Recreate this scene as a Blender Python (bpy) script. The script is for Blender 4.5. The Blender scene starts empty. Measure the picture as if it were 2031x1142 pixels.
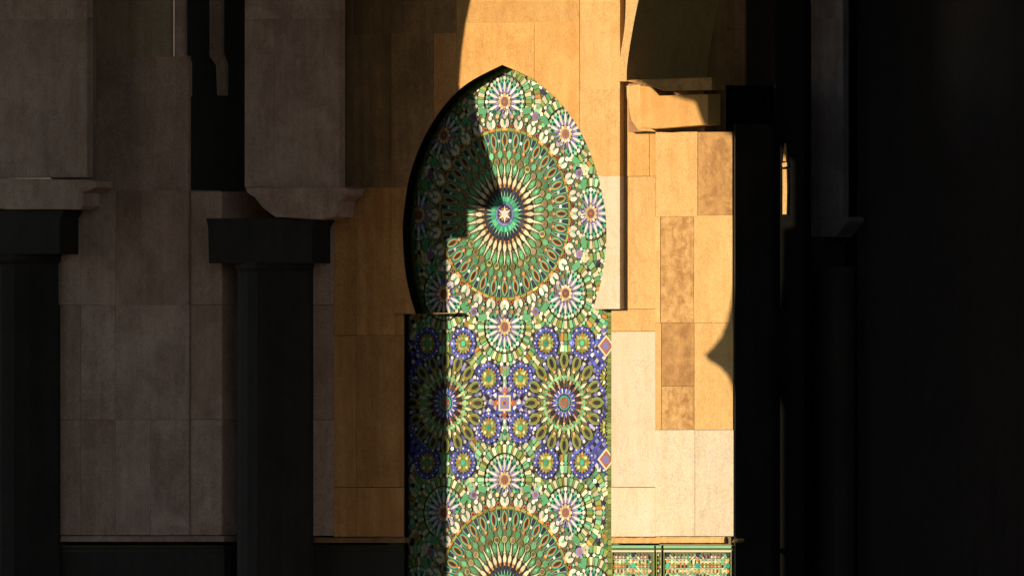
import bpy, bmesh, math, random
from mathutils import Vector, Matrix
random.seed(7)
C = bpy.context.scene.collection
R = math.radians
# ------------------------------------------------------------------ camera, sky, sun, exposure
S = 257.0                 # photo pixels per metre at the wall
TH = R(40)                # the wall is seen from 40 degrees to the right of its normal
D = 250.0                 # long telephoto
HZ, EYE = 1065.0, 1.6
FW = Vector((-math.sin(TH), math.cos(TH), 0)); RT = Vector((math.cos(TH), math.sin(TH), 0))
CAM = Vector((0, 0, EYE)) - FW * D
cam_d = bpy.data.cameras.new('camera'); cam = bpy.data.objects.new('camera', cam_d); C.objects.link(cam)
cam.location = CAM; cam.rotation_euler = (R(90), 0, TH)
cam_d.sensor_width = 36; cam_d.lens = 36 * D * S / 2031; cam_d.shift_y = (HZ - 571) / 2031
cam_d.clip_start = 1; cam_d.clip_end = 6000
bpy.context.scene.camera = cam
AZ, EL = R(34), R(13)
SUN = Vector((-math.sin(AZ) * math.cos(EL), -math.cos(AZ) * math.cos(EL), math.sin(EL)))   # towards the sun
w = bpy.data.worlds.new('World'); bpy.context.scene.world = w; w.use_nodes = True
nt = w.node_tree; bg = nt.nodes['Background']; sky = nt.nodes.new('ShaderNodeTexSky')
sky.sky_type = 'NISHITA'; sky.sun_disc = False; sky.sun_elevation = EL; sky.sun_rotation = R(214)
sky.dust_density = 0.05; sky.air_density = 1.0; sky.ozone_density = 1.0
nt.links.new(sky.outputs[0], bg.inputs[0]); bg.inputs[1].default_value = 0.15
sd = bpy.data.lights.new('sun', 'SUN'); sd.energy = 5.0; sd.angle = R(0.35); sd.color = (1.0, 0.80, 0.54)
so = bpy.data.objects.new('sun', sd); C.objects.link(so); so.rotation_euler = SUN.to_track_quat('Z', 'Y').to_euler()
vs = bpy.context.scene.view_settings
vs.view_transform = 'Standard'; vs.look = 'None'; vs.exposure = 0.84; vs.gamma = 1; vs.use_curve_mapping = False

# ------------------------------------------------------------------ helpers
def W(px, py, Y=0.0):
    """a photo pixel, met at depth Y of the wall's own frame -> (X, Z) on that plane"""
    d = FW + RT * ((px - 1015.5) / (D * S)) + Vector((0, 0, 1)) * ((HZ - py) / (D * S))
    k = (Y - CAM.y) / d.y
    p = CAM + d * k
    return p.x, p.z
def sunback(px, py, Yp, Yc):
    """where the sun ray that lands on (px,py) of plane Yp crosses plane Yc"""
    x, z = W(px, py, Yp); k = (Yc - Yp) / SUN.y
    return x + SUN.x * k, z + SUN.z * k
def tag(o, label=None, cat=None, group=None, kind=None):
    if label: o['label'] = label
    if cat: o['category'] = cat
    if group: o['group'] = group
    if kind: o['kind'] = kind
    return o
def thing(name, label, cat, loc=(0, 0, 0), group=None):
    o = bpy.data.objects.new(name, None); o.empty_display_size = .2; C.objects.link(o); o.location = loc
    return tag(o, label, cat, group)
def link(name, me, parent=None, loc=None):
    o = bpy.data.objects.new(name, me); C.objects.link(o)
    if parent is not None:
        o.parent = parent
        off = Vector(parent.location)
        o.location = (Vector(loc) if loc is not None else Vector((0, 0, 0))) - off
    elif loc is not None: o.location = loc
    return o
def prism_bm(pts, y0, y1, bev=0.0):
    """polygon in XZ, from y0 (front) to y1 (back)"""
    bm = bmesh.new()
    a = sum(pts[i][0] * pts[(i + 1) % len(pts)][1] - pts[(i + 1) % len(pts)][0] * pts[i][1] for i in range(len(pts)))
    if a < 0: pts = pts[::-1]
    f = [bm.verts.new((x, y0, z)) for x, z in pts]; b = [bm.verts.new((x, y1, z)) for x, z in pts]
    ff = bm.faces.new(f); bm.faces.new(b[::-1])
    n = len(pts)
    for i in range(n): bm.faces.new((f[i], b[i], b[(i + 1) % n], f[(i + 1) % n]))
    bmesh.ops.recalc_face_normals(bm, faces=bm.faces)
    if bev > 0:
        es = [e for e in bm.edges if abs(e.verts[0].co.y - y0) < 1e-6 and abs(e.verts[1].co.y - y0) < 1e-6]
        bmesh.ops.bevel(bm, geom=es, offset=bev, segments=2, affect='EDGES', profile=.6)
    return bm
def fin(name, bm, mat, parent=None, tri=False):
    # centre the mesh on its own origin
    if tri: bmesh.ops.triangulate(bm, faces=[f for f in bm.faces if len(f.verts) > 4])
    c = Vector((0, 0, 0))
    for v in bm.verts: c += v.co
    c /= max(1, len(bm.verts))
    for v in bm.verts: v.co -= c
    me = bpy.data.meshes.new(name); bm.to_mesh(me); bm.free(); me.materials.append(mat)
    return link(name, me, parent, c)
def prism(name, pts, y0, y1, mat, parent=None, bev=0.004):
    return fin(name, prism_bm(pts, y0, y1, bev), mat, parent, tri=len(pts) > 4)
def pp(poly, Y): return [W(x, y, Y) for x, y in poly]
def pblock(name, x0, y0, x1, y1, Y, yb, mat, parent, bev=0.004, gap=0.003):
    a = W(x0, y0, Y); b = W(x1, y1, Y)
    # use the height at the block's middle so that beds stay level
    pts = [(a[0] + gap, b[1] + gap), (b[0] - gap, b[1] + gap), (b[0] - gap, a[1] - gap), (a[0] + gap, a[1] - gap)]
    return prism(name, pts, Y + random.uniform(-.002, .002), yb, mat, parent, bev)
def box(name, lo, hi, mat, parent=None, kind=None, bev=0):
    bm = prism_bm([(lo[0], lo[2]), (hi[0], lo[2]), (hi[0], hi[2]), (lo[0], hi[2])], lo[1], hi[1], bev)
    o = fin(name, bm, mat, parent)
    if kind: o['kind'] = kind
    return o

# ------------------------------------------------------------------ materials
def node(t, k, **kw):
    n = t.nodes.new(k)
    for a, b in kw.items(): setattr(n, a, b)
    return n
def stone(name, base, dark, mott=.35, streak=.3, scale=3.0, grain=.2, bump=.15, rough=.75, spec=.25):
    m = bpy.data.materials.new(name); m.use_nodes = True; t = m.node_tree
    b = t.nodes['Principled BSDF']; b.inputs['Roughness'].default_value = rough
    b.inputs['Specular IOR Level'].default_value = spec
    tc = node(t, 'ShaderNodeTexCoord'); oi = node(t, 'ShaderNodeObjectInfo')
    add = node(t, 'ShaderNodeVectorMath', operation='ADD')
    sc = node(t, 'ShaderNodeVectorMath', operation='SCALE'); sc.inputs['Scale'].default_value = 37.0
    cmb = node(t, 'ShaderNodeCombineXYZ')
    for i in range(3): t.links.new(oi.outputs['Random'], cmb.inputs[i])
    t.links.new(cmb.outputs[0], sc.inputs[0]); t.links.new(tc.outputs['Object'], add.inputs[0]); t.links.new(sc.outputs[0], add.inputs[1])
    P = add.outputs[0]
    def noise(scale, det, rgh, mapping=None, dist=0):
        n = node(t, 'ShaderNodeTexNoise'); n.inputs['Scale'].default_value = scale; n.inputs['Detail'].default_value = det
        n.inputs['Roughness'].default_value = rgh; n.inputs['Distortion'].default_value = dist
        if mapping:
            mp = node(t, 'ShaderNodeMapping'); mp.inputs['Scale'].default_value = mapping
            t.links.new(P, mp.inputs[0]); t.links.new(mp.outputs[0], n.inputs[0])
        else: t.links.new(P, n.inputs[0])
        return n
    n1 = noise(scale, 6, .62, dist=.6)
    n2 = noise(2.2, 4, .6, (5.0, 5.0, .35))          # bedding seen as upright bands
    n3 = noise(95, 2, .6)
    n4 = noise(14, 5, .7)
    def ramp(src, lo, hi):
        r = node(t, 'ShaderNodeMapRange'); r.inputs[1].default_value = lo; r.inputs[2].default_value = hi
        t.links.new(src.outputs['Fac'], r.inputs[0]); return r
    r1 = ramp(n1, .38, .68); r2 = ramp(n2, .4, .66); r4 = ramp(n4, .45, .75)
    def mul(a, k):
        q = node(t, 'ShaderNodeMath', operation='MULTIPLY'); t.links.new(a.outputs[0], q.inputs[0]); q.inputs[1].default_value = k; return q
    def addn(a, c):
        q = node(t, 'ShaderNodeMath', operation='ADD'); q.use_clamp = True; t.links.new(a.outputs[0], q.inputs[0]); t.links.new(c.outputs[0], q.inputs[1]); return q
    fac = addn(addn(mul(r1, mott), mul(r2, streak)), mul(r4, mott * .5))
    mx = node(t, 'ShaderNodeMix', data_type='RGBA'); t.links.new(fac.outputs[0], mx.inputs[0])
    mx.inputs[6].default_value = (*base, 1); mx.inputs[7].default_value = (*dark, 1)
    n5 = noise(3.5, 7, .6, (1.6, 1.6, .8), 1.2)
    ab = node(t, 'ShaderNodeMath', operation='SUBTRACT'); t.links.new(n5.outputs['Fac'], ab.inputs[0]); ab.inputs[1].default_value = .5
    ab2 = node(t, 'ShaderNodeMath', operation='ABSOLUTE'); t.links.new(ab.outputs[0], ab2.inputs[0])
    vr = node(t, 'ShaderNodeMapRange'); vr.inputs[1].default_value = 0; vr.inputs[2].default_value = .022; vr.inputs[3].default_value = .84; vr.inputs[4].default_value = 1.0
    t.links.new(ab2.outputs[0], vr.inputs[0])
    g = node(t, 'ShaderNodeMapRange'); g.inputs[1].default_value = .3; g.inputs[2].default_value = .7
    g.inputs[3].default_value = 1 - grain; g.inputs[4].default_value = 1 + grain; t.links.new(n3.outputs['Fac'], g.inputs[0])
    ov = node(t, 'ShaderNodeMapRange'); ov.inputs[3].default_value = .93; ov.inputs[4].default_value = 1.07; t.links.new(oi.outputs['Random'], ov.inputs[0])
    gm = node(t, 'ShaderNodeMath', operation='MULTIPLY'); t.links.new(g.outputs[0], gm.inputs[0]); t.links.new(ov.outputs[0], gm.inputs[1])
    gv = node(t, 'ShaderNodeMath', operation='MULTIPLY'); t.links.new(gm.outputs[0], gv.inputs[0]); t.links.new(vr.outputs[0], gv.inputs[1]); gm = gv
    vm = node(t, 'ShaderNodeVectorMath', operation='SCALE'); t.links.new(mx.outputs[2], vm.inputs[0]); t.links.new(gm.outputs[0], vm.inputs['Scale'])
    t.links.new(vm.outputs[0], b.inputs['Base Color'])
    bp = node(t, 'ShaderNodeBump'); bp.inputs['Strength'].default_value = bump; bp.inputs['Distance'].default_value = .004
    bs = addn(mul(n3, .5), mul(r4, -.5)); bs.use_clamp = False
    t.links.new(bs.outputs[0], bp.inputs['Height']); t.links.new(bp.outputs[0], b.inputs['Normal'])
    return m
M = {}
M['cream'] = stone('cream_stone', (.43, .375, .31), (.40, .32, .215), .5, .35)
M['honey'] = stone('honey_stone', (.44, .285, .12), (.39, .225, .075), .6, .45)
M['gold'] = stone('golden_stone', (.43, .255, .085), (.36, .185, .05), .7, .45)
M['mott'] = stone('mottled_stone', (.40, .25, .10), (.22, .11, .03), .8, .3, 15.0, .15)
M['brown'] = stone('brown_stone', (.33, .185, .065), (.20, .10, .03), .9, .3, 9.0, .15)
M['tan'] = stone('tan_stone', (.36, .26, .18), (.25, .165, .10), .7, .4, 2.2, .24)
M['rose'] = stone('rose_stone', (.46, .315, .255), (.28, .17, .13), .8, .35, 2.2, .24)  # rose tint here and below stands in for skylight on shaded stone
M['rosedark'] = stone('dark_rose_stone', (.40, .26, .205), (.25, .145, .105), .8, .35, 2.2, .24)
M['amber'] = stone('amber_stone', (.48, .23, .08), (.33, .14, .04), .7, .7, 2.2, .24)  # orange bounce glow put into the stone colour
M['amberdark'] = stone('dark_amber_stone', (.28, .15, .065), (.15, .08, .035), .7, .6, 2.2, .24)  # darker copy of the same stone, standing in for shade
M['dusk'] = stone('dusky_stone', (.15, .12, .13), (.08, .065, .07), .7, .5)  # panel stone darkened as the shade of the opening
M['mortar'] = stone('mortar', (.16, .11, .06), (.1, .07, .04), .5, .2)
M['floor'] = stone('floor_stone', (.17, .145, .125), (.12, .10, .085), .5, .2, 1.2)
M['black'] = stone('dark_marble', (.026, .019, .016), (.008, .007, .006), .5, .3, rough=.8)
M['jet'] = stone('jet_stone', (.005, .005, .005), (.003, .003, .003), .5, .3, rough=.9, spec=.02)  # near-black colour used where only shade lies
M['inner'] = stone('inner_plaster', (.036, .027, .027), (.022, .017, .017), .5, .3)  # plaster darkened to stand in for deep interior shade
def glaze(name, base, rough=.5, spec=.3, var=.22, tint=(1, 1, 1)):
    m = bpy.data.materials.new(name); m.use_nodes = True; t = m.node_tree; b = t.nodes['Principled BSDF']
    b.inputs['Roughness'].default_value = rough; b.inputs['Specular IOR Level'].default_value = spec
    b.inputs['Specular Tint'].default_value = (*tint, 1)
    geo = node(t, 'ShaderNodeNewGeometry')
    n = node(t, 'ShaderNodeTexNoise'); n.inputs['Scale'].default_value = 70; n.inputs['Detail'].default_value = 3
    t.links.new(geo.outputs['Position'], n.inputs[0])
    wn = node(t, 'ShaderNodeTexVoronoi'); wn.inputs['Scale'].default_value = 22; t.links.new(geo.outputs['Position'], wn.inputs[0])
    sep = node(t, 'ShaderNodeSeparateColor'); t.links.new(wn.outputs['Color'], sep.inputs[0])
    a = node(t, 'ShaderNodeMath', operation='ADD'); t.links.new(n.outputs['Fac'], a.inputs[0]); t.links.new(sep.outputs[0], a.inputs[1])
    r = node(t, 'ShaderNodeMapRange'); r.inputs[1].default_value = .3; r.inputs[2].default_value = 1.5
    r.inputs[3].default_value = 1 - var * 1.3; r.inputs[4].default_value = 1 + var; t.links.new(a.outputs[0], r.inputs[0])
    vm = node(t, 'ShaderNodeVectorMath', operation='SCALE'); vm.inputs[0].default_value = base; t.links.new(r.outputs[0], vm.inputs['Scale'])
    t.links.new(vm.outputs[0], b.inputs['Base Color'])
    bp = node(t, 'ShaderNodeBump'); bp.inputs['Strength'].default_value = .12; bp.inputs['Distance'].default_value = .002
    t.links.new(n.outputs['Fac'], bp.inputs['Height']); t.links.new(bp.outputs[0], b.inputs['Normal'])
    return m
COL = dict(cream=(.42, .39, .27), white=(.50, .48, .42), green=(.05, .215, .11), teal=(.012, .26, .20), mint=(.13, .32, .19),
           lime=(.15, .20, .045), navy=(.006, .009, .045), blue=(.026, .04, .27), violet=(.13, .12, .33), mauve=(.13, .065, .065),
           ochre=(.33, .145, .02), olive=(.10, .13, .03), dark=(.016, .008, .010), rust=(.24, .06, .015), peach=(.44, .27, .16))
for k, v in COL.items():
    M['g_' + k] = glaze(k + '_glaze', tuple(q * .13 for q in v), .37, 1.0 if k not in ('navy', 'dark') else .8, .26, tuple(min(1, q * 2.5 + .005) for q in v))
M['grout'] = stone('grout', (.075, .10, .05), (.04, .055, .03), .6, .2, 12, .15)

# ------------------------------------------------------------------ the setting
box('ground', (-400, -600, -.3), (400, 200, 0), M['floor'], kind='structure')
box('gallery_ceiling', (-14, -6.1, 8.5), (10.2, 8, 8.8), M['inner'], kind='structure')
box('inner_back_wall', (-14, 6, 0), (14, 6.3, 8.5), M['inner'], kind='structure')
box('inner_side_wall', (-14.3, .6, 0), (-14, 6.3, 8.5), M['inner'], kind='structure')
box('inner_side_wall', (10.2, -5, 0), (10.5, 6.3, 8.5), M['inner'], kind='structure')  # unseen wall added on the right to block sky light
box('recess_wall', (W(370, 0, .8)[0], .8, 0), (W(650, 0, .8)[0], 1.1, 8.5), M['black'], kind='structure')  # black sheet added so the opening reads as deep shade
box('inner_partition', (0, .56, 0), (.2, 5.99, 8.49), M['inner'], kind='structure')  # both partitions added unseen to stop light crossing the interior
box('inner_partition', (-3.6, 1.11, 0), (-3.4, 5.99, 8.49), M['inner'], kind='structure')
T_, DP = .05, .05            # panel stands T_ proud, mosaic lies DP back

# ------------------------------------------------------------------ arch outline
def catmull(pts, n=6):
    out = []
    for i in range(len(pts) - 1):
        p0 = pts[max(i - 1, 0)]; p1 = pts[i]; p2 = pts[i + 1]; p3 = pts[min(i + 2, len(pts) - 1)]
        for k in range(n):
            s = k / n
            out.append(tuple(.5 * ((2 * p1[j]) + (-p0[j] + p2[j]) * s + (2 * p0[j] - 5 * p1[j] + 4 * p2[j] - p3[j]) * s * s + (-p0[j] + 3 * p1[j] - 3 * p2[j] + p3[j]) * s ** 3) for j in (0, 1)))
    out.append(pts[-1]); return out
rightarc = catmull([(996, 129), (1058, 158), (1110, 203), (1152, 262), (1182, 335), (1199, 405), (1203, 455), (1201, 505), (1192, 560), (1176, 613)])
leftarc = catmull([(996, 129), (928, 165), (880, 211), (840, 275), (812, 350), (800, 430), (799, 480), (804, 540), (813, 585), (824, 622)])
arch = rightarc + leftarc[::-1][:-1]

# ------------------------------------------------------------------ wall with the niche
wall = thing('niche_wall', 'honey stone wall round the pointed mosaic niche, lit on its right half', 'wall', (*W(1002, HZ, 0)[:1], 0, 0))
wall.location.z = 0
YB = .45
# arch opening prism for cutting
cut_pts = pp(arch, -T_)
cb = prism_bm(cut_pts, -1, 1, 0); bmesh.ops.triangulate(cb, faces=cb.faces)
cme = bpy.data.meshes.new('cut'); cb.to_mesh(cme); cb.free(); cutter = bpy.data.objects.new('cut', cme); C.objects.link(cutter)
def cutblock(x0, y0, x1, y1, mat):
    o = pblock('stone_block', x0, y0, x1, y1, -T_, DP - .002, mat, wall, .003, .0012)
    md = o.modifiers.new('b', 'BOOLEAN'); md.operation = 'DIFFERENCE'; md.solver = 'EXACT'; md.object = cutter
    dg = bpy.context.evaluated_depsgraph_get(); dg.update()
    me = bpy.data.meshes.new_from_object(o.evaluated_get(dg)); o.modifiers.clear(); o.data = me
    return o
PX0, PX1 = 776, 1230
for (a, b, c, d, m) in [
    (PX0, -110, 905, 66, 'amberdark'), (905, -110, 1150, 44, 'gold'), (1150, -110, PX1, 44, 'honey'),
    (PX0, 66, 860, 372, 'amberdark'), (860, 66, 905, 372, 'amber'), (905, 44, 1060, 372, 'gold'), (1060, 44, 1150, 350, 'gold'), (1150, 44, PX1, 178, 'honey'),  # left blocks carry shade and orange glow in their colour
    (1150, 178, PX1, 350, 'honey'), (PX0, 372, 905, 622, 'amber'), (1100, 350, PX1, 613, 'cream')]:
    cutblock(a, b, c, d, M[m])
bpy.data.objects.remove(cutter)
xl = W(PX0, 0, -T_)[0]; 
def wb(x0, y0, x1, y1, m, Y=0.0, yb=YB, gap=.002): return pblock('stone_block', x0, y0, x1, y1, Y, yb, M[m], wall, .003, gap)
PLs = PX0 + 8; PRs = PX1 + 8      # panel edges as they fall on the wall plane
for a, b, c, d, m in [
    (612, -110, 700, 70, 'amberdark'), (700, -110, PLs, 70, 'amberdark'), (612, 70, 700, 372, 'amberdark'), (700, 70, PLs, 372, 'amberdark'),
    (621, 372, 662, 605, 'rose'), (662, 372, 706, 665, 'amber'), (706, 372, PLs, 665, 'amber'),  # rose strip painted where the warm bounce does not reach
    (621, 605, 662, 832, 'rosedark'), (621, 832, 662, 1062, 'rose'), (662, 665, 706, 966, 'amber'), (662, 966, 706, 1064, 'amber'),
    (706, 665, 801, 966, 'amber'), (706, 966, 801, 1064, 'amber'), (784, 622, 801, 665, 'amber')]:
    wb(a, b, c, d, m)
for a, b, c, d, m in [
    (PRs, -110, 1243, 178, 'honey'), (PRs, 178, 1288, 350, 'gold'), (PRs, 350, 1300, 613, 'honey'), (1288, 178, 1312, 350, 'gold'),
    (1212, 613, 1300, 657, 'honey'), (1212, 657, 1300, 966, 'cream'), (1212, 966, 1300, 1064, 'cream'), (1300, 350, 1316, 1064, 'honey')]:
    wb(a, b, c, d, m)
# mortar bed behind the stones, ledges on the dado
def ledge(x0, x1, y0, y1, Yf, yb, mat, parent, n):
    bm = bmesh.new(); a = W(x0, y0, Yf); b = W(x1, y1, Yf)
    rng = random.Random(n); N = max(6, int((x1 - x0) / 7)); rows = []
    for i in range(N + 1):
        x = a[0] + (b[0] - a[0]) * i / N; j = rng.uniform(-.004, .004); k = rng.uniform(-.006, .004)
        rows.append([bm.verts.new(v) for v in ((x, Yf + j, b[1] + .002), (x, Yf + j * .5, b[1] + (a[1] - b[1]) * .7), (x, Yf + .012 + j, a[1] + k * .4), (x, yb, a[1]), (x, yb, b[1]))])
    for r0, r1 in zip(rows, rows[1:]):
        for q in range(5): bm.faces.new((r0[q], r1[q], r1[(q + 1) % 5], r0[(q + 1) % 5]))
    bm.faces.new(rows[0][::-1]); bm.faces.new(rows[-1])
    bmesh.ops.recalc_face_normals(bm, faces=bm.faces)
    return fin('ledge', bm, mat, parent)
ledge(1213, 1316, 1065, 1077, -.012, .4, M['honey'], wall, 1)
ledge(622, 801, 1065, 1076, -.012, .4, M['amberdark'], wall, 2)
# solid core behind the block faces
for x0, x1, y0, y1 in ((625, 800, -120, 1190), (1216, 1310, -120, 1190)):
    a = W(x0, y0, .1); b = W(x1, y1, .1)
box('wall_core', (W(621, 0, .1)[0], .44, 0), (W(1236, 0, .1)[0], .55, 8.5), M['mortar'], wall)
box('wall_top', (W(560, 0, 0)[0], .0, W(0, -112, 0)[1]), (W(1240, 0, 0)[0], .43, 8.5), M['amber'], wall)

# ------------------------------------------------------------------ mosaic
mos = thing('mosaic_panel', 'glazed green, cream and blue star-pattern mosaic filling the pointed niche, left part in shadow', 'mosaic')
ox, _ = W(1002, 425, DP); oz = W(1002, 425, DP)[1]
mos.location = (ox, DP, 0)
U = 1 / S
mpx = lambda px: (px - 1002) / math.cos(TH)
tiles = []      # (shape key, poly, colour, u, v, ang, layer)
def ell(l, w_, n=8, p=1.0):
    o = []
    for i in range(n):
        a = 2 * math.pi * i / n; s, c_ = math.sin(a), math.cos(a)
        o.append((w_ / 2 * math.copysign(abs(s) ** p, s), l / 2 * math.copysign(abs(c_) ** (1.0), c_)))
    return o[::-1]
def petal(l, w_): return [(0, -l / 2), (w_ * .36, -l * .28), (w_ / 2, 0), (w_ * .36, l * .28), (0, l / 2), (-w_ * .36, l * .28), (-w_ / 2, 0), (-w_ * .36, -l * .28)]
def wedge(l, w0, w1): return [(-w0 / 2, -l / 2), (w0 / 2, -l / 2), (w1 / 2, l / 2), (-w1 / 2, l / 2)]
def kite(l, w_, k=.65): return [(0, -l / 2), (w_ / 2, l * (k - .5)), (0, l / 2), (-w_ / 2, l * (k - .5))]
def ngon(r, n, ph=0): return [(r * math.cos(2 * math.pi * i / n + ph), r * math.sin(2 * math.pi * i / n + ph)) for i in range(n)]
def hexa(l, w_): return [(0, -l / 2), (w_ / 2, -l * .25), (w_ / 2, l * .25), (0, l / 2), (-w_ / 2, l * .25), (-w_ / 2, -l * .25)]
def star(r, n, k=.45): return [((r if i % 2 == 0 else r * k) * math.cos(math.pi * i / n + math.pi / 2), (r if i % 2 == 0 else r * k) * math.sin(math.pi * i / n + math.pi / 2)) for i in range(2 * n)]
def put(u, v, ang, poly, col, lay=1): tiles.append((poly, col, u, v, ang, lay))
# v grows downward (photo pixels); ang measured from 'up', clockwise
def ring(c, r, n, poly, cols, lay=1, ph=0.0, keep=None, rot=0):
    for i in range(n):
        a = 2 * math.pi * (i + ph) / n
        u, v = c[0] + r * math.sin(a), c[1] - r * math.cos(a)
        if keep and not keep(u, v): continue
        put(u, v, a + rot, poly, cols[i % len(cols)] if isinstance(cols, (list, tuple)) else cols, lay)
BIG = [(0, 425), (0, 1174)]
SAT = [(bc[0] + 223 * math.sin(k * math.pi / 4), bc[1] - 223 * math.cos(k * math.pi / 4)) for bc in BIG for k in range(8)]
SAT = [s for s in SAT if -300 < s[0] < 300 and 120 < s[1] < 1200]
MID = [(154, 799), (-154, 799)]
FLO = []
for mc in MID:
    for k in range(8):
        a = (k + .5) * math.pi / 4
        FLO.append((mc[0] + 122 * math.sin(a), mc[1] - 128 * math.cos(a)))
dist = lambda a, b: math.hypot(a[0] - b[0], a[1] - b[1])
def big_keep(u, v): return True
for c in BIG:
    put(c[0], c[1], .2, ngon(23, 16), 'navy', 2)
    put(c[0], c[1], 0, star(19, 6, .42), 'white', 5); ring(c, 12, 6, ngon(2.4, 5), 'ochre', 6, .5)
    ring(c, 21, 32, kite(9, 3.6, .5), 'violet', 4, .5)
    ring(c, 32, 32, kite(25, 5.6, .42), 'teal', 3)
    ring(c, 30, 32, kite(16, 4.6, .6), 'green', 4, .5)
    ring(c, 45, 32, wedge(17, 3, 9), 'navy', 2, .5)
    ring(c, 41, 32, kite(14, 2.6, .3), 'mint', 5)
    ring(c, 55, 32, ngon(2.8, 6), 'ochre', 5)
    ring(c, 62, 32, wedge(24, 5.5, 8), 'dark', 1, .5)
    ring(c, 66, 32, petal(25, 9.4), 'cream', 3)
    ring(c, 59, 32, ngon(2.6, 5), 'peach', 6, 0)
    ring(c, 79, 32, ngon(3.4, 6), 'white', 4)
    ring(c, 79, 32, kite(9, 6), 'olive', 3, .5)
    ring(c, 91, 32, petal(27, 12), 'green', 2, .5)
    ring(c, 90, 32, kite(27, 4.6, .25), 'cream', 4)
    ring(c, 93, 32, kite(11, 4, .5), 'mint', 5, .5)
    ring(c, 105, 32, ngon(7.6, 8, .39), 'lime', 3)
    ring(c, 105, 32, ngon(5.6, 8, .39), 'mauve', 4)
    ring(c, 111, 32, kite(11, 7, .6), 'olive', 2, .5)
    ring(c, 119, 32, hexa(17, 12.3), 'mint', 2, .5)
    ring(c, 119, 32, hexa(15, 10.4), 'green', 4, .5)
    ring(c, 127.5, 32, ngon(4.6, 6), 'ochre', 4)
    ring(c, 128.5, 32, ngon(2.6, 5), 'peach', 5)
    ring(c, 146, 32, petal(38, 20), 'teal', 2)
    ring(c, 146.5, 32, petal(32, 14.5), 'ochre', 4)
    ring(c, 147, 32, petal(26, 8.6), 'dark', 6)
    ring(c, 145, 32, wedge(42, 2, 15), 'mint', 1, .5)
    ring(c, 144, 32, wedge(33, 1.2, 7.4), 'navy', 3, .5)
    ring(c, 157, 32, wedge(15, 7, 10.5), 'navy', 4, .5)
    ring(c, 145.5, 32, ngon(3.8, 6), 'white', 6, .5)
    ring(c, 168, 64, wedge(5.5, 15.6, 16.4), ['ochre', 'lime'], 3)
    ring(c, 175, 32, ngon(6, 4, 0), 'rust', 3, .5); ring(c, 175, 32, ngon(3.2, 4), 'dark', 5, .5)
    for s in (-1, 1): ring(c, 181, 32, petal(21, 11.2), 'white', 4, s * .185)
    ring(c, 173.5, 32, ngon(5.4, 6), 'cream', 4, 0)
    ring(c, 182, 32, kite(13, 6.6, .5), 'green', 6)
    ring(c, 187, 32, kite(14, 10, .5), 'navy', 2, .5); ring(c, 186, 32, ngon(3.4, 5), 'mint', 5, .5)
    ring(c, 194, 32, ngon(5.6, 6), 'white', 3, 0); ring(c, 194.5, 32, ngon(5, 6), 'peach', 4, .5)
    ring(c, 201.5, 64, ngon(5.4, 5), ['cream', 'green'], 3, .25)
    # green bars and lavender octagons between the satellites
    for k in range(8):
        a0 = (k + .5) * math.pi / 4
        for s in (-1, 1):
            a = a0 + s * .118
            put(c[0] + 213 * math.sin(a), c[1] - 213 * math.cos(a), a + s * .35, [(-13, -6.5), (10, -8), (14, 5), (-9, 8)] if s > 0 else [(-10, -8), (13, -6.5), (9, 8), (-14, 5)], 'green', 6)
        put(c[0] + 209 * math.sin(a0), c[1] - 209 * math.cos(a0), a0, ngon(10, 8, .39), 'violet', 6)
        put(c[0] + 209 * math.sin(a0), c[1] - 209 * math.cos(a0), a0, ngon(5.6, 8, .39), 'mauve', 8)
        for s in (-1, 1): put(c[0] + 225 * math.sin(a0 + s * .035), c[1] - 225 * math.cos(a0 + s * .035), a0, petal(15, 7), 'cream', 6)
def satkeep(u, v): return all(dist((u, v), b) > 204 for b in BIG)
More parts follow.
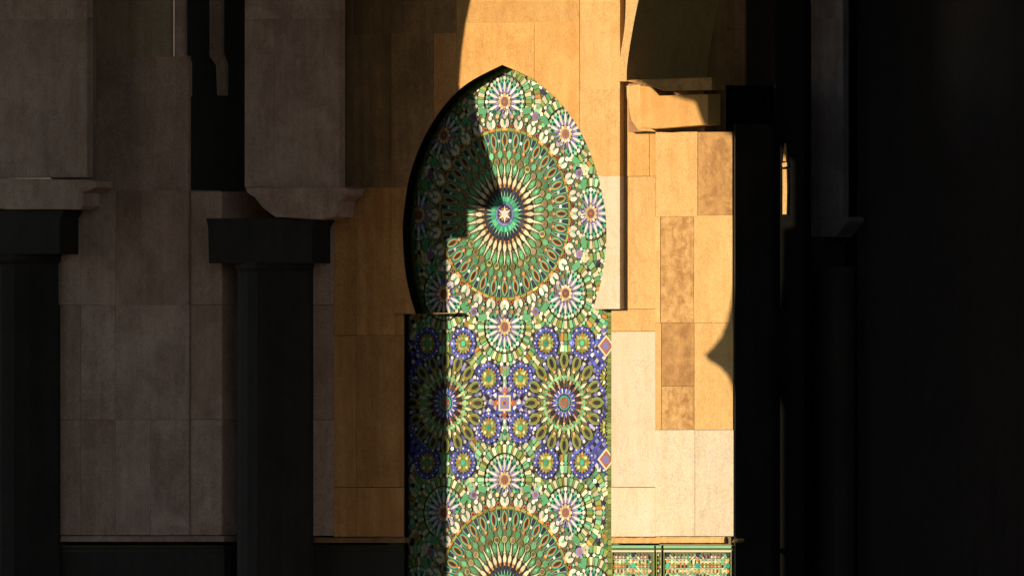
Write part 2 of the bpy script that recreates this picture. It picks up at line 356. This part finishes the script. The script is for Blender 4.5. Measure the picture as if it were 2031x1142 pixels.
for c in SAT:
    b0 = min(BIG, key=lambda b: dist(b, c)); ph = 0
    put(c[0], c[1], 0, ngon(15, 16), 'peach', 4); put(c[0], c[1], 0, ngon(10.5, 8, .39), 'mauve', 6); put(c[0], c[1], 0, ngon(3.5, 6), 'rust', 8)
    ring(c, 14.5, 12, ngon(3.6, 6), ['peach', 'cream'], 7)
    ring(c, 20, 16, kite(9, 5.5, .5), 'violet', 4, .5)
    ring(c, 31, 16, petal(29, 6.6), 'white', 6, keep=satkeep)
    ring(c, 26, 16, kite(13, 6, .6), 'violet', 3, .5); 
    ring(c, 36, 16, kite(18, 11.5, .6), 'teal', 3, .5, keep=satkeep)
    ring(c, 35, 16, kite(12, 6.4, .55), 'navy', 5, .5, keep=satkeep)
    ring(c, 46, 16, kite(10, 10, .5), 'mint', 4, .5, keep=satkeep)
    ring(c, 47, 16, ngon(4.6, 6), 'white', 4, 0, keep=satkeep)
    ring(c, 52.5, 32, wedge(1.1, 9.8, 10.2), 'dark', 5, .3, keep=satkeep)
    owner = lambda u, v, c=c: satkeep(u, v) and min(SAT, key=lambda s: dist(s, (u, v))) is c and all(dist(f, (u, v)) > 35 for f in FLO) and all(dist(m_, (u, v)) > 104 for m_ in MID)
    ring(c, 62, 28, wedge(17, 7, 9.5), ['cream', 'mint', 'cream', 'lime'], 3, 0, owner)
    ring(c, 62, 28, wedge(15, 3, 5), ['green', 'olive'], 1, .5, owner)
    ring(c, 74, 28, ngon(5, 4), ['white', 'cream'], 4, .5, owner)
    ring(c, 75, 28, ngon(5, 4), ['dark', 'green'], 3, 0, owner)
    ring(c, 86, 28, wedge(16, 8, 11.5), ['mint', 'cream', 'lime', 'cream'], 3, 0, owner)
    ring(c, 86, 28, wedge(15, 7, 9), ['lime', 'green', 'ochre', 'mint'], 1, .5, owner)
    ring(c, 98, 32, ngon(5.8, 4, 0), ['white', 'cream'], 3, .5, owner); ring(c, 98, 32, ngon(6.4, 4, 0), ['green', 'navy'], 2, 0, owner)
    ring(c, 109, 36, wedge(15, 8, 10), ['mint', 'cream', 'lime'], 2, 0, owner); ring(c, 109, 36, wedge(14, 7, 9), ['green', 'lime', 'cream', 'ochre'], 1, .5, owner)
    ring(c, 121, 48, ngon(7, 4, 0), ['white', 'green', 'violet'], 2, 0, owner)
for c in MID:
    put(c[0], c[1], 0, ngon(16, 16), 'teal', 3); put(c[0], c[1], 0, ngon(13, 16), 'mauve', 5)
    ring(c, 8, 8, ngon(2.4, 5), ['ochre', 'rust'], 7)
    ring(c, 24, 16, petal(19, 8), 'blue', 4); ring(c, 24, 16, kite(17, 3, .6), 'white', 5, .5)
    ring(c, 19, 16, kite(6, 3.4, .5), 'violet', 6, 0)
    ring(c, 36, 16, petal(17, 10.5), ['dark'], 5, .5); ring(c, 34, 16, kite(15, 6, .5), 'mauve', 4, 0)
    ring(c, 40, 16, kite(13, 6, .5), 'peach', 4, 0)
    ring(c, 50, 16, kite(20, 14, .55), 'mint', 3, 0); ring(c, 52, 16, kite(20, 15, .5), 'green', 2, .5)
    ring(c, 48, 32, ngon(2.6, 5), ['ochre', 'rust'], 5, .25)
    ring(c, 60, 16, kite(24, 7.5, .5), 'cream', 5, .5); ring(c, 57, 16, hexa(9, 7), 'lime', 5, 0)
    ring(c, 66, 16, ngon(4.2, 5), 'peach', 6, 0)
    ring(c, 84, 16, petal(42, 25), 'lime', 4); ring(c, 84, 16, petal(35, 18.5), 'olive', 6); ring(c, 84.5, 16, ell(22, 10), 'dark', 8)
    ring(c, 71, 16, ngon(3.6, 6), 'ochre', 9)
    ring(c, 84, 16, wedge(28, 7, 18), 'navy', 1, .5); ring(c, 84, 16, petal(17, 9), 'violet', 3, .5); ring(c, 92, 16, ngon(4.5, 5), 'white', 4, .5)
for c in FLO:
    put(c[0], c[1], 0, ngon(33, 16), 'navy', 2)
    put(c[0], c[1], 0, ngon(6, 8), 'teal', 7); put(c[0], c[1], 0, ngon(20, 16), 'olive', 4)
    ring(c, 11, 8, ngon(4.3, 6), 'lime', 6, .5); ring(c, 11, 8, kite(9, 3), 'ochre', 5, 0)
    ring(c, 18, 16, kite(9, 4.6, .5), ['ochre', 'lime'], 6, 0); ring(c, 13, 4, ngon(3.6, 6), 'cream', 8, .5)
    ring(c, 27, 12, ngon(7.2, 8), 'blue', 5); ring(c, 28.5, 12, ngon(2.6, 5), 'white', 7); ring(c, 27, 12, kite(8, 4), 'violet', 4, .5)
# the square star between the two rosettes
c = (0, 799)
put(*c, math.pi / 4, ngon(33, 4), 'blue', 1); put(*c, 0, ngon(24, 4, math.pi / 4), 'cream', 5); put(*c, 0, ngon(17, 4, math.pi / 4), 'violet', 7); put(*c, 0, ngon(10, 4, 0), 'ochre', 8); put(*c, 0, ngon(5, 4, math.pi / 4), 'blue', 9)
for k in range(4):
    a = k * math.pi / 2; q = lambda r: (c[0] + r * math.sin(a), c[1] - r * math.cos(a))
    put(*q(24), a, kite(18, 16, .3), 'rust', 6); put(*q(33), a, kite(17, 13, .3), 'violet', 4); put(*q(37), a, kite(13, 7, .4), 'white', 6); put(*q(17), a, kite(8, 6, .6), 'peach', 8)
    put(*q(58), a, hexa(16, 11), 'green' if k % 2 == 0 else 'navy', 5); put(*q(50), a, ngon(4, 6), 'white', 6)
for s in (-1, 1):                                   # orange stars at the border between the mid flowers
    for v0 in (687, 911):
        c = (s * 262, v0)
        put(*c, 0, ngon(24, 4, 0), 'cream', 4); put(*c, 0, ngon(18, 4, 0), 'rust', 6); put(*c, 0, ngon(10, 8, 0), 'violet', 8)
        put(*c, 0, ngon(30, 4, math.pi / 4), 'blue', 2)
# ground of small tiles between the figures, mirrored about both axes
cols_b = ['navy', 'blue', 'white', 'violet', 'blue', 'navy']; cols_g = ['cream', 'green', 'mint', 'ochre', 'white', 'mint', 'navy', 'cream', 'teal']
for iu in range(-24, 25):
    for iv in range(0, 184):
        v = 100 + iv * 6.1; u = iu * 12.2 + (6.1 if iv % 2 else 0)
        if any(dist((u, v), b) < 204 for b in BIG) or any(dist((u, v), s) < (66 if abs(v - 799) < 75 else 118) for s in SAT) or any(dist((u, v), m_) < 98 for m_ in MID) or any(dist((u, v), f) < 30 for f in FLO): continue
        near = abs(v - 799) < 150
        h = int(abs(u) * 3 + abs(v - 799) * 7) * 2654435761 % 97
        cs = cols_b if near else cols_g
        put(u, v, 0, ngon(6.3, 4, 0), cs[h % len(cs)], 0)
# edge strip of olive and green tiles along the jambs
edge_u = mpx(1213)
tiles = [t for t in tiles if abs(t[2]) < 285 and 100 < t[3] < 1200]
tiles = [t for t in tiles if not (abs(t[2]) > edge_u - 13 and t[3] > 600)]
for s in (-1, 1):
    for i in range(52):
        v = 600 + i * 11.6
        put(s * (edge_u - 4), v, 0, [(-6, -5.4), (6, -5.4), (6, 5.4), (-6, 5.4)], 'olive', 3)
        put(s * (edge_u - 11.5), v, 0, ngon(2.5, 4), 'lime', 3)
inset = []
for side, arc in ((1, rightarc), (-1, leftarc)):
    for p, q in zip(arc, arc[1:]):
        n_ = max(1, round(dist(p, q) / 9))
        for k in range(n_):
            x = p[0] + (q[0] - p[0]) * (k + .5) / n_; y = p[1] + (q[1] - p[1]) * (k + .5) / n_
            a = math.atan2((q[0] - p[0]) / .766, -(q[1] - p[1]))
            nx, ny = math.cos(a) * (-1), math.sin(a) * (-1)
            if side == 1: nx, ny = -abs(nx), abs(ny) if y < 455 else -abs(ny)
            else: nx, ny = abs(nx), abs(ny) if y < 455 else -abs(ny)
            put(mpx(x + 12) + nx * 3.5 - 0, y + ny * 3.5, a, [(-7, -5.2), (7, -5.2), (7, 5.2), (-7, 5.2)], 'olive' if (k % 3) else 'lime', 10)
H0, HL = .004, .0006
def tile_geo(poly, lay, scale_top=.93):
    h = H0 + HL * lay; n = len(poly)
    a = sum(poly[i][0] * poly[(i + 1) % n][1] - poly[(i + 1) % n][0] * poly[i][1] for i in range(n))
    if a > 0: poly = poly[::-1]
    hb = max(0, h - .004)
    r0 = [(x * U * .985, -0.0, -y * U * .985 * -1) for x, y in poly]
    vs_ = [(x * U * 1.0, -hb, y * U * 1.0) for x, y in poly] + [(x * U * 1.0 * scale_top, -h, y * U * 1.0 * scale_top) for x, y in poly]
    base = [(x * U * 1.0, 0, y * U * 1.0) for x, y in poly]
    v = base + vs_
    f = []
    for i in range(n):
        j = (i + 1) % n
        f.append((i, j, n + j, n + i)); f.append((n + i, n + j, 2 * n + j, 2 * n + i))
    f.append(tuple(range(2 * n, 3 * n)))
    return v, f
def area(poly): return abs(sum(poly[i][0] * poly[(i + 1) % len(poly)][1] - poly[(i + 1) % len(poly)][0] * poly[i][1] for i in range(len(poly)))) / 2
# visible share decides which are single parts: lit side, inside the arch, large
def vis(t):
    px = 1002 + t[2] * .766; py = t[3]
    if px < 885 or px > 1208 or py > 1142 or py < 140: return 0
    if t[5] < 2: return 0
    return area(t[0]) * (1.0 if t[5] >= 4 else .5)
order = sorted(range(len(tiles)), key=lambda i: -vis(tiles[i])); singles = set(order[:300])
cache = {}
matnames = list(COL)
SV, SF, SM = [], [], []
rt = random.Random(11)
for i, (poly, col, u, v, ang, lay) in enumerate(tiles):
    X = ox + u * U; Z = oz - (v - 425) * U
    big_ = max(math.hypot(*p) for p in poly); tk = .026 if big_ < 8 else .026 * (8 / big_) ** 2.2
    tx, tz = rt.gauss(0, tk), rt.gauss(0, tk)
    rot = Matrix.Rotation(ang, 4, 'Y') @ Matrix.Rotation(tx, 4, 'X') @ Matrix.Rotation(tz, 4, 'Z')
    if i in singles:
        key = (tuple(poly), col, lay)
        if key not in cache:
            vv, ff = tile_geo(poly, lay); me = bpy.data.meshes.new('mosaic_tile'); me.from_pydata(vv, [], ff); me.materials.append(M['g_' + col]); 
            bm = bmesh.new(); bm.from_mesh(me); bmesh.ops.recalc_face_normals(bm, faces=bm.faces)
            bm.to_mesh(me); bm.free(); cache[key] = me
        o = link('mosaic_tile', cache[key], mos); o.location = Vector((X, DP, Z)) - mos.location; o.rotation_euler = rot.to_euler()
    else:
        vv, ff = tile_geo(poly, lay); b0 = len(SV); o_ = Vector((X, DP, Z))
        SV += [tuple(rot @ Vector(p) + o_) for p in vv]; SF += [tuple(b0 + k for k in f) for f in ff]; SM += [matnames.index(col)] * len(ff)
me = bpy.data.meshes.new('small_mosaic_tiles'); me.from_pydata([tuple(Vector(p) - mos.location) for p in SV], [], SF)
for k in matnames: me.materials.append(M['g_' + k])
me.polygons.foreach_set('material_index', SM)
o = bpy.data.objects.new('small_mosaic_tiles', me); C.objects.link(o); o.parent = mos; o['kind'] = 'stuff'
a = W(770, 90, DP); b = W(1235, 1142, DP)
box('grout_bed', (a[0], DP, 0), (b[0], YB - .02, a[1]), M['grout'], mos)

# dark strip along the niche's reveal, standing in for its shade
def shade_strip(pxs, Yf):
    P = [W(x, y, Yf) for x, y in pxs]; cx_ = W(1001, 400, Yf); bm = bmesh.new(); rows = []
    for x, z in P:
        d = Vector((cx_[0] - x, cx_[1] - z)).normalized() * .004
        rows.append([bm.verts.new(v) for v in ((x, Yf + .002, z), (x + d.x, Yf + .003, z + d.y), (x + d.x, DP - .001, z + d.y), (x, DP - .001, z))])
    for a_, b_ in zip(rows, rows[1:]):
        for q in range(4): bm.faces.new((a_[q], b_[q], b_[(q + 1) % 4], a_[(q + 1) % 4]))
    bmesh.ops.recalc_face_normals(bm, faces=bm.faces); fin('reveal_lining', bm, M['g_dark'], mos)
shade_strip(rightarc, -T_); shade_strip(leftarc, -T_); shade_strip([(802, 624), (802, 800), (802, 1142)], 0.0)
# ------------------------------------------------------------------ right pilaster with corbel
PY = -.10
pil = thing('stone_pilaster', 'sunlit pilaster of cream, honey and brown stone blocks right of the niche', 'pilaster', (W(1378, HZ, PY)[0], PY, 0))
def pb(x0, y0, x1, y1, m, Y=PY, yb=.40): return pblock('stone_block', x0, y0, x1, y1, Y, yb, M[m], pil, .003, .0015)
for a in [(1300, 262, 1384, 430, 'honey'), (1384, 262, 1453, 427, 'brown'), (1299, 430, 1310, 640, 'honey'), (1310, 430, 1376, 640, 'mott'), (1376, 427, 1453, 640, 'honey'),
          (1299, 640, 1312, 852, 'honey'), (1312, 640, 1377, 765, 'brown'), (1312, 765, 1377, 852, 'mott'), (1377, 640, 1454, 852, 'honey'),
          (1299, 852, 1378, 1063, 'cream'), (1378, 852, 1455, 1063, 'cream')]:
    pb(*a)
bm = prism_bm(pp([(1308, 262), (1450, 262), (1450, 1142 + 380), (1308, 1142 + 380)], PY + .02), PY + .02, .42); fin('core', bm, M['mortar'], pil)
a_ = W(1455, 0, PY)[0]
box('return_slab', (a_ - .004, PY + .012, 0), (a_ + .006, .41, W(0, 262, PY)[1]), M['black'], pil)  # black slab standing in for shade on the pilaster's side
box('core', (W(1246, 0, .3)[0], .31, W(0, 262, .3)[1]), (W(1440, 0, .3)[0], .86, W(0, 186, .3)[1]), M['jet'], pil)  # black block added to stop sun leaking behind the corbel
pblock('corbel_core', 1246, 166, 1398, 261, PY + .045, .2, M['amberdark'], pil, .003, .001)  # fill added to close the light leak between cap and corbel
ledge(1300, 1436, 1064, 1076, PY - .01, .3, M['honey'], pil, 5)
prism('ledge_chip', pp([(1453, 1074), (1457, 1069), (1463, 1067), (1465, 1072), (1458, 1076)], PY - .02), PY - .03, PY + .05, M['honey'], pil, .001)
# corbel
cor = [(1268, 170), (1290, 172), (1308, 190), (1404, 187), (1404, 248), (1302, 256), (1270, 255)]
def noisy(name, poly, Yf, yb, mat, parent, amp=.004, bev=.008):
    bm = prism_bm(pp(poly, Yf), Yf, yb, bev); bmesh.ops.triangulate(bm, faces=[f for f in bm.faces if len(f.verts) > 4])
    bmesh.ops.subdivide_edges(bm, edges=bm.edges, cuts=2, use_grid_fill=True)
    rn = random.Random(len(poly)); 
    for v in bm.verts: v.co += Vector((rn.uniform(-amp, amp), rn.uniform(-amp, amp), rn.uniform(-amp, amp)))
    return fin(name, bm, mat, parent)
crb = noisy('corbel', cor, PY - .11, PY + .04, M['gold'], pil, .0006, .010)
noisy('corbel_cap', [(1238, 160), (1262, 158), (1412, 154), (1412, 179), (1316, 181), (1290, 172), (1262, 166)], PY - .14, PY + .02, M['brown'], pil, .001, .006)  # brown on the cap stands in for its shade
noisy('corbel_return', [(1242, 170), (1268, 168), (1302, 186), (1300, 262), (1266, 260), (1252, 240), (1243, 195)], PY + .015, .3, M['honey'], pil, .0012, .010)
# recess above it and the arch band
arw = thing('arch_jamb', 'thin sunlit curved edge of a dark stone arch above the corbel', 'arch', (W(1250, 0, 0)[0], 0, W(1250, 160, 0)[1]))
band = catmull([(1240, -110), (1241, 0), (1238, 60), (1230, 112), (1224, 162)], 5) + catmull([(1243, 162), (1244, 130), (1253, 70), (1267, 0), (1296, -110)], 5)
prism('arch_edge', pp(band, -.07), -.07, .9, M['honey'], arw, .002)
pblock('side_slab', 1480, -110, 1576, 262, .9, 1.0, M['black'], arw, .003, .002)  # black slab added to swallow sun leaking past the arch edge
for a in [(1330, -110, 1400, 60), (1400, -110, 1478, 60), (1330, 60, 1420, 262), (1420, 60, 1478, 262)]:
    pblock('stone_block', *a, .9, 1.1, M['amberdark'], arw, .003, .002)

# ------------------------------------------------------------------ tiled dado
def dado(name, label, x0, x1, Y, yb, y0=1079, rows=True):
    t = thing(name, label, 'tiled dado', (W((x0 + x1) / 2, HZ, Y)[0], Y, 0))
    a = W(x0, y0, Y); b = W(x1, y0, Y)
    box('backing', (a[0], Y + .004, 0), (b[0], yb, a[1] - .004), M['grout' if rows else 'black'], t)  # plain dados get black in place of shaded tiles
    def bar(u0, u1, v0, v1, col, h=.006):
        p = [W(u0, v0, Y), W(u1, v1, Y)]
        o = prism('border_tile', [(p[0][0], p[1][1]), (p[1][0], p[1][1]), (p[1][0], p[0][1]), (p[0][0], p[0][1])], Y - h, Y + .006, M['g_' + col], t, .0015)
    L = x1 - x0
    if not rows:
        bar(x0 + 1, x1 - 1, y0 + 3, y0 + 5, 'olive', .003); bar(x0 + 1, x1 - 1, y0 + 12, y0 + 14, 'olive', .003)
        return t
    bar(x0 + 1, x1 - 1, y0 + 2, y0 + 7.5, 'mint', .008); bar(x0 + 1, x1 - 1, y0 + 8.5, y0 + 10, 'olive', .004); bar(x0 + 1, x1 - 1, y0 + 11, y0 + 15.5, 'cream', .007)
    bar(x0 + 1, x0 + 3, y0 + 16, 1200, 'lime', .006); bar(x1 - 3, x1 - 1, y0 + 16, 1200, 'lime', .006)
    if L < 30:
        for k in range(14):
            for j in (0, 1): bar(x0 + 4 + j * 4, x0 + 7 + j * 4, y0 + 18 + k * 8, y0 + 23 + k * 8, ['cream', 'mauve', 'mint', 'rust'][(k + j) % 4])
        return t
    V, F, Mi = [], [], []
    def sm(px, py, poly, col, lay, ang=0):
        vv, ff = tile_geo(poly, lay); X, Z = W(px, py, Y); b0 = len(V)
        rot = Matrix.Rotation(ang, 4, 'Y') @ Matrix.Rotation(rt.gauss(0, .02), 4, 'X') @ Matrix.Rotation(rt.gauss(0, .02), 4, 'Z')
        V.extend(tuple(rot @ Vector(p) + Vector((X, Y + .004, Z)) - t.location) for p in vv); F.extend(tuple(b0 + k for k in f) for f in ff); Mi.extend([matnames.index(col)] * len(ff))
    for r in range(9):                                # rows of little cross tiles
        yy = y0 + 25 + r * 9.2
        n = int((L - 8) / 7.2)
        for k in range(n):
            xx = x0 + 6 + (k + .5 * (r % 2)) * 7.2
            fx = (xx - x0) / L
            wave = abs(((fx * 2 + .25) % 1) - .5) * 2
            c1 = ['mauve', 'cream', 'rust', 'peach', 'mint'][r % 5]
            if wave > .86 and r % 4 != 3: c1 = 'green'
            sm(xx, yy, star(7.4, 4, .5), c1, 3, 0)
            sm(xx + 3.6, yy, ngon(3.2, 4, 0), ['cream', 'mint', 'peach', 'navy'][(r + (k // 3)) % 4], 4)
            sm(xx, yy + 4.6, [(-4, -1.3), (4, -1.3), (4, 1.3), (-4, 1.3)], 'lime' if r % 2 else 'mint', 4, .0)
    for fx in ((.5,) if L < 110 else (.02, .5, .98)):
        for k in range(6):
            sm(x0 + 6 + (L - 12) * fx, y0 + 20 + k * 22, ngon(6, 8, .39), 'navy' if k % 2 == 0 else 'teal', 6); sm(x0 + 6 + (L - 12) * fx, y0 + 31 + k * 22, ngon(4.4, 4, 0), 'ochre', 6)
            for s in (-1, 1):
                for q in range(4): 0 < (6 + (L - 12) * fx + s * (6 + q * 4.5)) - 4 < L - 9 and sm(x0 + 6 + (L - 12) * fx + s * (6 + q * 4.5), y0 + 22 + k * 22 + q * 4.6, petal(9, 3.6), 'cream' if q % 2 else 'mint', 6, s * 2.2)
    me = bpy.data.meshes.new('small_tiles'); me.from_pydata(V, [], F)
    for k in matnames: me.materials.append(M['g_' + k])
    me.polygons.foreach_set('material_index', Mi); o = bpy.data.objects.new('small_tiles', me); C.objects.link(o); o.parent = t; o['kind'] = 'stuff'
    return t
dado('tiled_dado', 'green and cream tiled dado between mosaic niche and pilaster', 1213, 1300, -.004, .4)
dado('tiled_dado', 'narrow upright strip of pale green tiles at the pilaster corner', 1301, 1314, PY - .002, .02)
dado('tiled_dado', 'green and cream patterned dado under the sunlit pilaster', 1316, 1453, PY - .004, .38)
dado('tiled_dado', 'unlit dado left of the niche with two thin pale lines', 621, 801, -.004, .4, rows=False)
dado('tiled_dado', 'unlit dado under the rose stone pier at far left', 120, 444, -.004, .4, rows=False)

# ------------------------------------------------------------------ left pier (rose-tinted stone) behind the columns
pr = thing('stone_pier', 'shaded rose-brown stone pier between the two dark columns', 'pier', (W(260, HZ, 0)[0], 0, 0))
def rb(x0, y0, x1, y1, m, Y=0, yb=.39):
    if x1 > 330 and y1 < 379: yb = .03
    return pblock('stone_block', x0, y0, x1, y1, Y, yb, M[m], pr, .003, .0015)
for a in [(100, -110, 190, 378, 'rose'), (190, -110, 339, 114, 'tan'), (190, 114, 374, 378, 'rosedark'),
          (60, 378, 160, 605, 'rose'), (160, 378, 229, 605, 'rose'), (229, 378, 374, 605, 'rosedark'),
          (119, 605, 160, 832, 'rosedark'), (160, 605, 229, 832, 'rose'), (229, 605, 374, 832, 'rose'),
          (119, 832, 160, 1061, 'rosedark'), (160, 832, 229, 1061, 'rosedark'), (229, 832, 298, 1061, 'rose'), (298, 832, 374, 1061, 'rose')]:
    rb(*a)
# right return of the pier, a course behind an open joint
for y0, y1, m in ((380, 605, 'rosedark'), (605, 832, 'rosedark'), (832, 1061, 'rose')):
    a = W(377, y0, 0.01); b = W(440, y1, 0.01)
    prism('stone_block', [(a[0], b[1] + .002), (b[0], b[1] + .002), (b[0], a[1] - .002), (a[0], a[1] - .002)], .012, .6, M[m], pr, .003)
prism('moulding', pp([(346, -110), (366, -110), (366, 108), (376, 124), (376, 192), (358, 192), (356, 132), (346, 116)], .02), .02, .05, M['rose'], pr, .004)
prism('moulding', pp([(415, -110), (438, -110), (438, 106), (446, 128), (446, 190), (430, 190), (428, 130), (415, 112)], .3), .3, .34, M['rose'], pr, .006)
box('pier_core', (W(122, 0, .3)[0], .395, 0), (W(376, 0, .3)[0], .45, W(0, 380, .3)[1]), M['mortar'], pr)
ledge(120, 444, 1062, 1074, -.003, .39, M['rosedark'], pr, 9)

# ------------------------------------------------------------------ dark columns carrying the stone panels
def column(px_sh, px_cap, imp, panel, label, Yf, mat_panel, cy, left_out=False, yb=.1):
    t = thing('column', label, 'column', (W((px_sh[0] + px_sh[1]) / 2, HZ, Yf)[0], (Yf + yb) / 2, 0), 'dark columns carrying stone panels')
    z1 = W(0, cy[1], Yf)[1]
    a = W(px_sh[0], cy[1], Yf)[0]; b = W(px_sh[1], cy[1], Yf)[0]
    # shaft: round-edged octagon
    bm = bmesh.new(); n = 24; r = (b - a) / 2; cx = (a + b) / 2; cyy = Yf + r * .9
    rings = []
    for z, k in ((0, 1.12), (.12, 1.12), (.16, 1.0), (z1 - .08, .985), (z1 - .05, 1.04), (z1, 1.04)):
        rings.append([bm.verts.new((cx + r * k * math.cos(2 * math.pi * i / n), cyy + r * k * .9 * math.sin(2 * math.pi * i / n), z)) for i in range(n)])
    for r0, r1 in zip(rings, rings[1:]):
        for i in range(n): bm.faces.new((r0[i], r0[(i + 1) % n], r1[(i + 1) % n], r1[i]))
    bm.faces.new(rings[-1]); fin('shaft', bm, M['black'], t)
    q0, q1 = px_cap[0] - 13, px_cap[1] - 41
    prism('capital', pp([(q0, cy[0] + 16), (q0 - 4, cy[0]), (q1 + 7, cy[0]), (q1 + 7, cy[0] + 7), (q1, cy[0] + 18), (q1, cy[1]), (q0 + 2, cy[1])], Yf), Yf, Yf + .25, M['black'], t, .006)
    noisy('impost', imp, Yf - .05, Yf + .15, M[mat_panel], t, .002, .01)
    x0, x1, y1 = panel
    k = 0
    for (ya, yb_, xm) in ((-110, 38, (x0 + x1) * .5), (38, y1, x0 + (x1 - x0) * .32)):
        for u0, u1 in ((x0, xm), (xm, x1)):
            pblock('stone_block', u0, ya, u1, yb_, Yf, Yf + .07, M[mat_panel if (k % 3 or mat_panel == 'dusk') else 'rose'], t, .003, .001); k += 1
    return t
column((-88, 92), (-100, 160), [(-120, 352), (176, 357), (190, 360), (189, 372), (166, 384), (166, 408), (158, 416), (-120, 412)], (-120, 173, 352),
       'dark column at the far left edge under a rose stone panel', -.22, 'rose', (415, 504))
column((427, 592), (425, 660), [(486, 372), (676, 370), (690, 375), (686, 388), (672, 400), (666, 430), (640, 436), (545, 430), (520, 412), (505, 392), (490, 382)], (485, 673, 371),
       'dark column under the grey-rose stone panel left of the niche', -.22, 'rose', (433, 522))
# right, in the dark
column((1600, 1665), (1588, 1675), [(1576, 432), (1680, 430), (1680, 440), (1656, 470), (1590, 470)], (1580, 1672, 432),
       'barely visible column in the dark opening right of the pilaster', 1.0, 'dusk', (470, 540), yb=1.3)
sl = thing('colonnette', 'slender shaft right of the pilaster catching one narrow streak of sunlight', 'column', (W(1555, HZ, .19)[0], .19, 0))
prism('shaft', pp([(1537, 1500), (1594, 1500), (1594, 434), (1537, 434)], .21), .21, .30, M['jet'], sl, .006)  # slab blackened as shade and widened to catch stray sun
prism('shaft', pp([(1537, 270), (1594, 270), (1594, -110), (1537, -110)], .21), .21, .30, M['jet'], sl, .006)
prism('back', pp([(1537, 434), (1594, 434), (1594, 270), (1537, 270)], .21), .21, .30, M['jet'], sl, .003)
noisy('edge_stone', [(1552, 425), (1560, 425), (1561, 380), (1560, 336), (1552, 336)], .19, .208, M['honey'], sl, .0008, .001)  # pale pieces cut to the outline of the sunlit streak
noisy('edge_stone', [(1552, 332), (1561, 330), (1560, 322), (1551, 324)], .185, .208, M['honey'], sl, .0008, .001)
noisy('edge_stone', [(1553, 320), (1559, 320), (1558, 300), (1556, 284), (1554, 300)], .19, .208, M['gold'], sl, .0008, .001)

# dark mass beside it
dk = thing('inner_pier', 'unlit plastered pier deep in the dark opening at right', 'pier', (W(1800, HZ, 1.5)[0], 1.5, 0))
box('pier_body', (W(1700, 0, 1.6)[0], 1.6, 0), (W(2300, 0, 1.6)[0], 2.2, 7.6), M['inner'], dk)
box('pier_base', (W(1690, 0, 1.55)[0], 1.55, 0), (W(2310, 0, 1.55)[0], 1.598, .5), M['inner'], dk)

opp = thing('courtyard_building', 'tall stone building across the courtyard, outside the picture behind the camera', 'building', (0, -26, 0))  # unseen block added to cut sky light on the niche
box('wall', (-13.4, -30, 0), (14, -26, 24), M['honey'], opp)
box('cornice', (-13.6, -30.2, 24.002), (14.2, -25.6, 24.8), M['honey'], opp)  # cornice and openings only dress the added sky blocker
for k in range(6): box('window', (-11.4 + k * 4, -26.02, 6), (-9.8 + k * 4, -25.99, 10), M['jet'], opp)
# ------------------------------------------------------------------ the courtyard arcade whose shade falls here (left of the picture)
YL = -3.7
arc = thing('courtyard_arcade', 'outer stone arcade, outside the picture at left, shading the niche', 'arcade')
prof = [(890, 1500), (889, 473), (930, 473), (930, 420), (1004, 410), (994, 380), (978, 332), (962, 280), (948, 225), (941, 175), (946, 110), (953, 60), (966, 0), (985, -70), (1010, -140), (1070, -205), (1150, -250)]
P_ = [sunback(x, y, DP, YL) for x, y in prof]
P_[0] = (P_[0][0], 0.0)
arc.location = (P_[0][0], YL, 0)
zt = 8.49
poly = P_ + [(P_[-1][0], zt), (-8.3, zt), (-8.3, 0)]
prism('arch_wall', poly, YL, YL + .25, M['inner'], arc, 0)  # dark finish chosen to cut light bounced onto the niche
YR = -6.5
far = thing('courtyard_pier', 'far courtyard pier, outside the picture at left, with a beaked capital', 'pier')
prof2 = [((1461, 1500), PY), ((1460, 790), PY), ((1453, 768), PY), ((1444, 745), PY), ((1428, 728), PY), ((1405, 714), PY), ((1398, 704), PY), ((1412, 690), PY), ((1430, 668), PY), ((1441, 640), PY), ((1449, 605), PY), ((1455, 565), PY), ((1459, 520), PY), ((1460, 432), PY), ((1482, 425), PY), ((1482, 292), PY), ((1461, 286), PY), ((1461, 266), PY),
         ((1440, 255), PY - .11), ((1395, 248), PY - .11), ((1374, 190), PY - .11), ((1314, 176), PY - .13), ((1264, 160), PY - .13), ((1259, 100), -.07), ((1268, 0), -.07), ((1290, -100), -.07)]
P2 = [sunback(x, y, Y, YR) for (x, y), Y in prof2]; P2[0] = (P2[0][0], 0.0); far.location = (P2[0][0], YR, 0)
xr = sunback(1770, 500, 0, YR)[0]
prism('pier_body', P2 + [(P2[-1][0], 9.0), (xr, 9.0), (xr, 0)], YR - .3, YR, M['honey'], far, 0)
bpy.context.scene.render.resolution_x = 1024; bpy.context.scene.render.resolution_y = 575
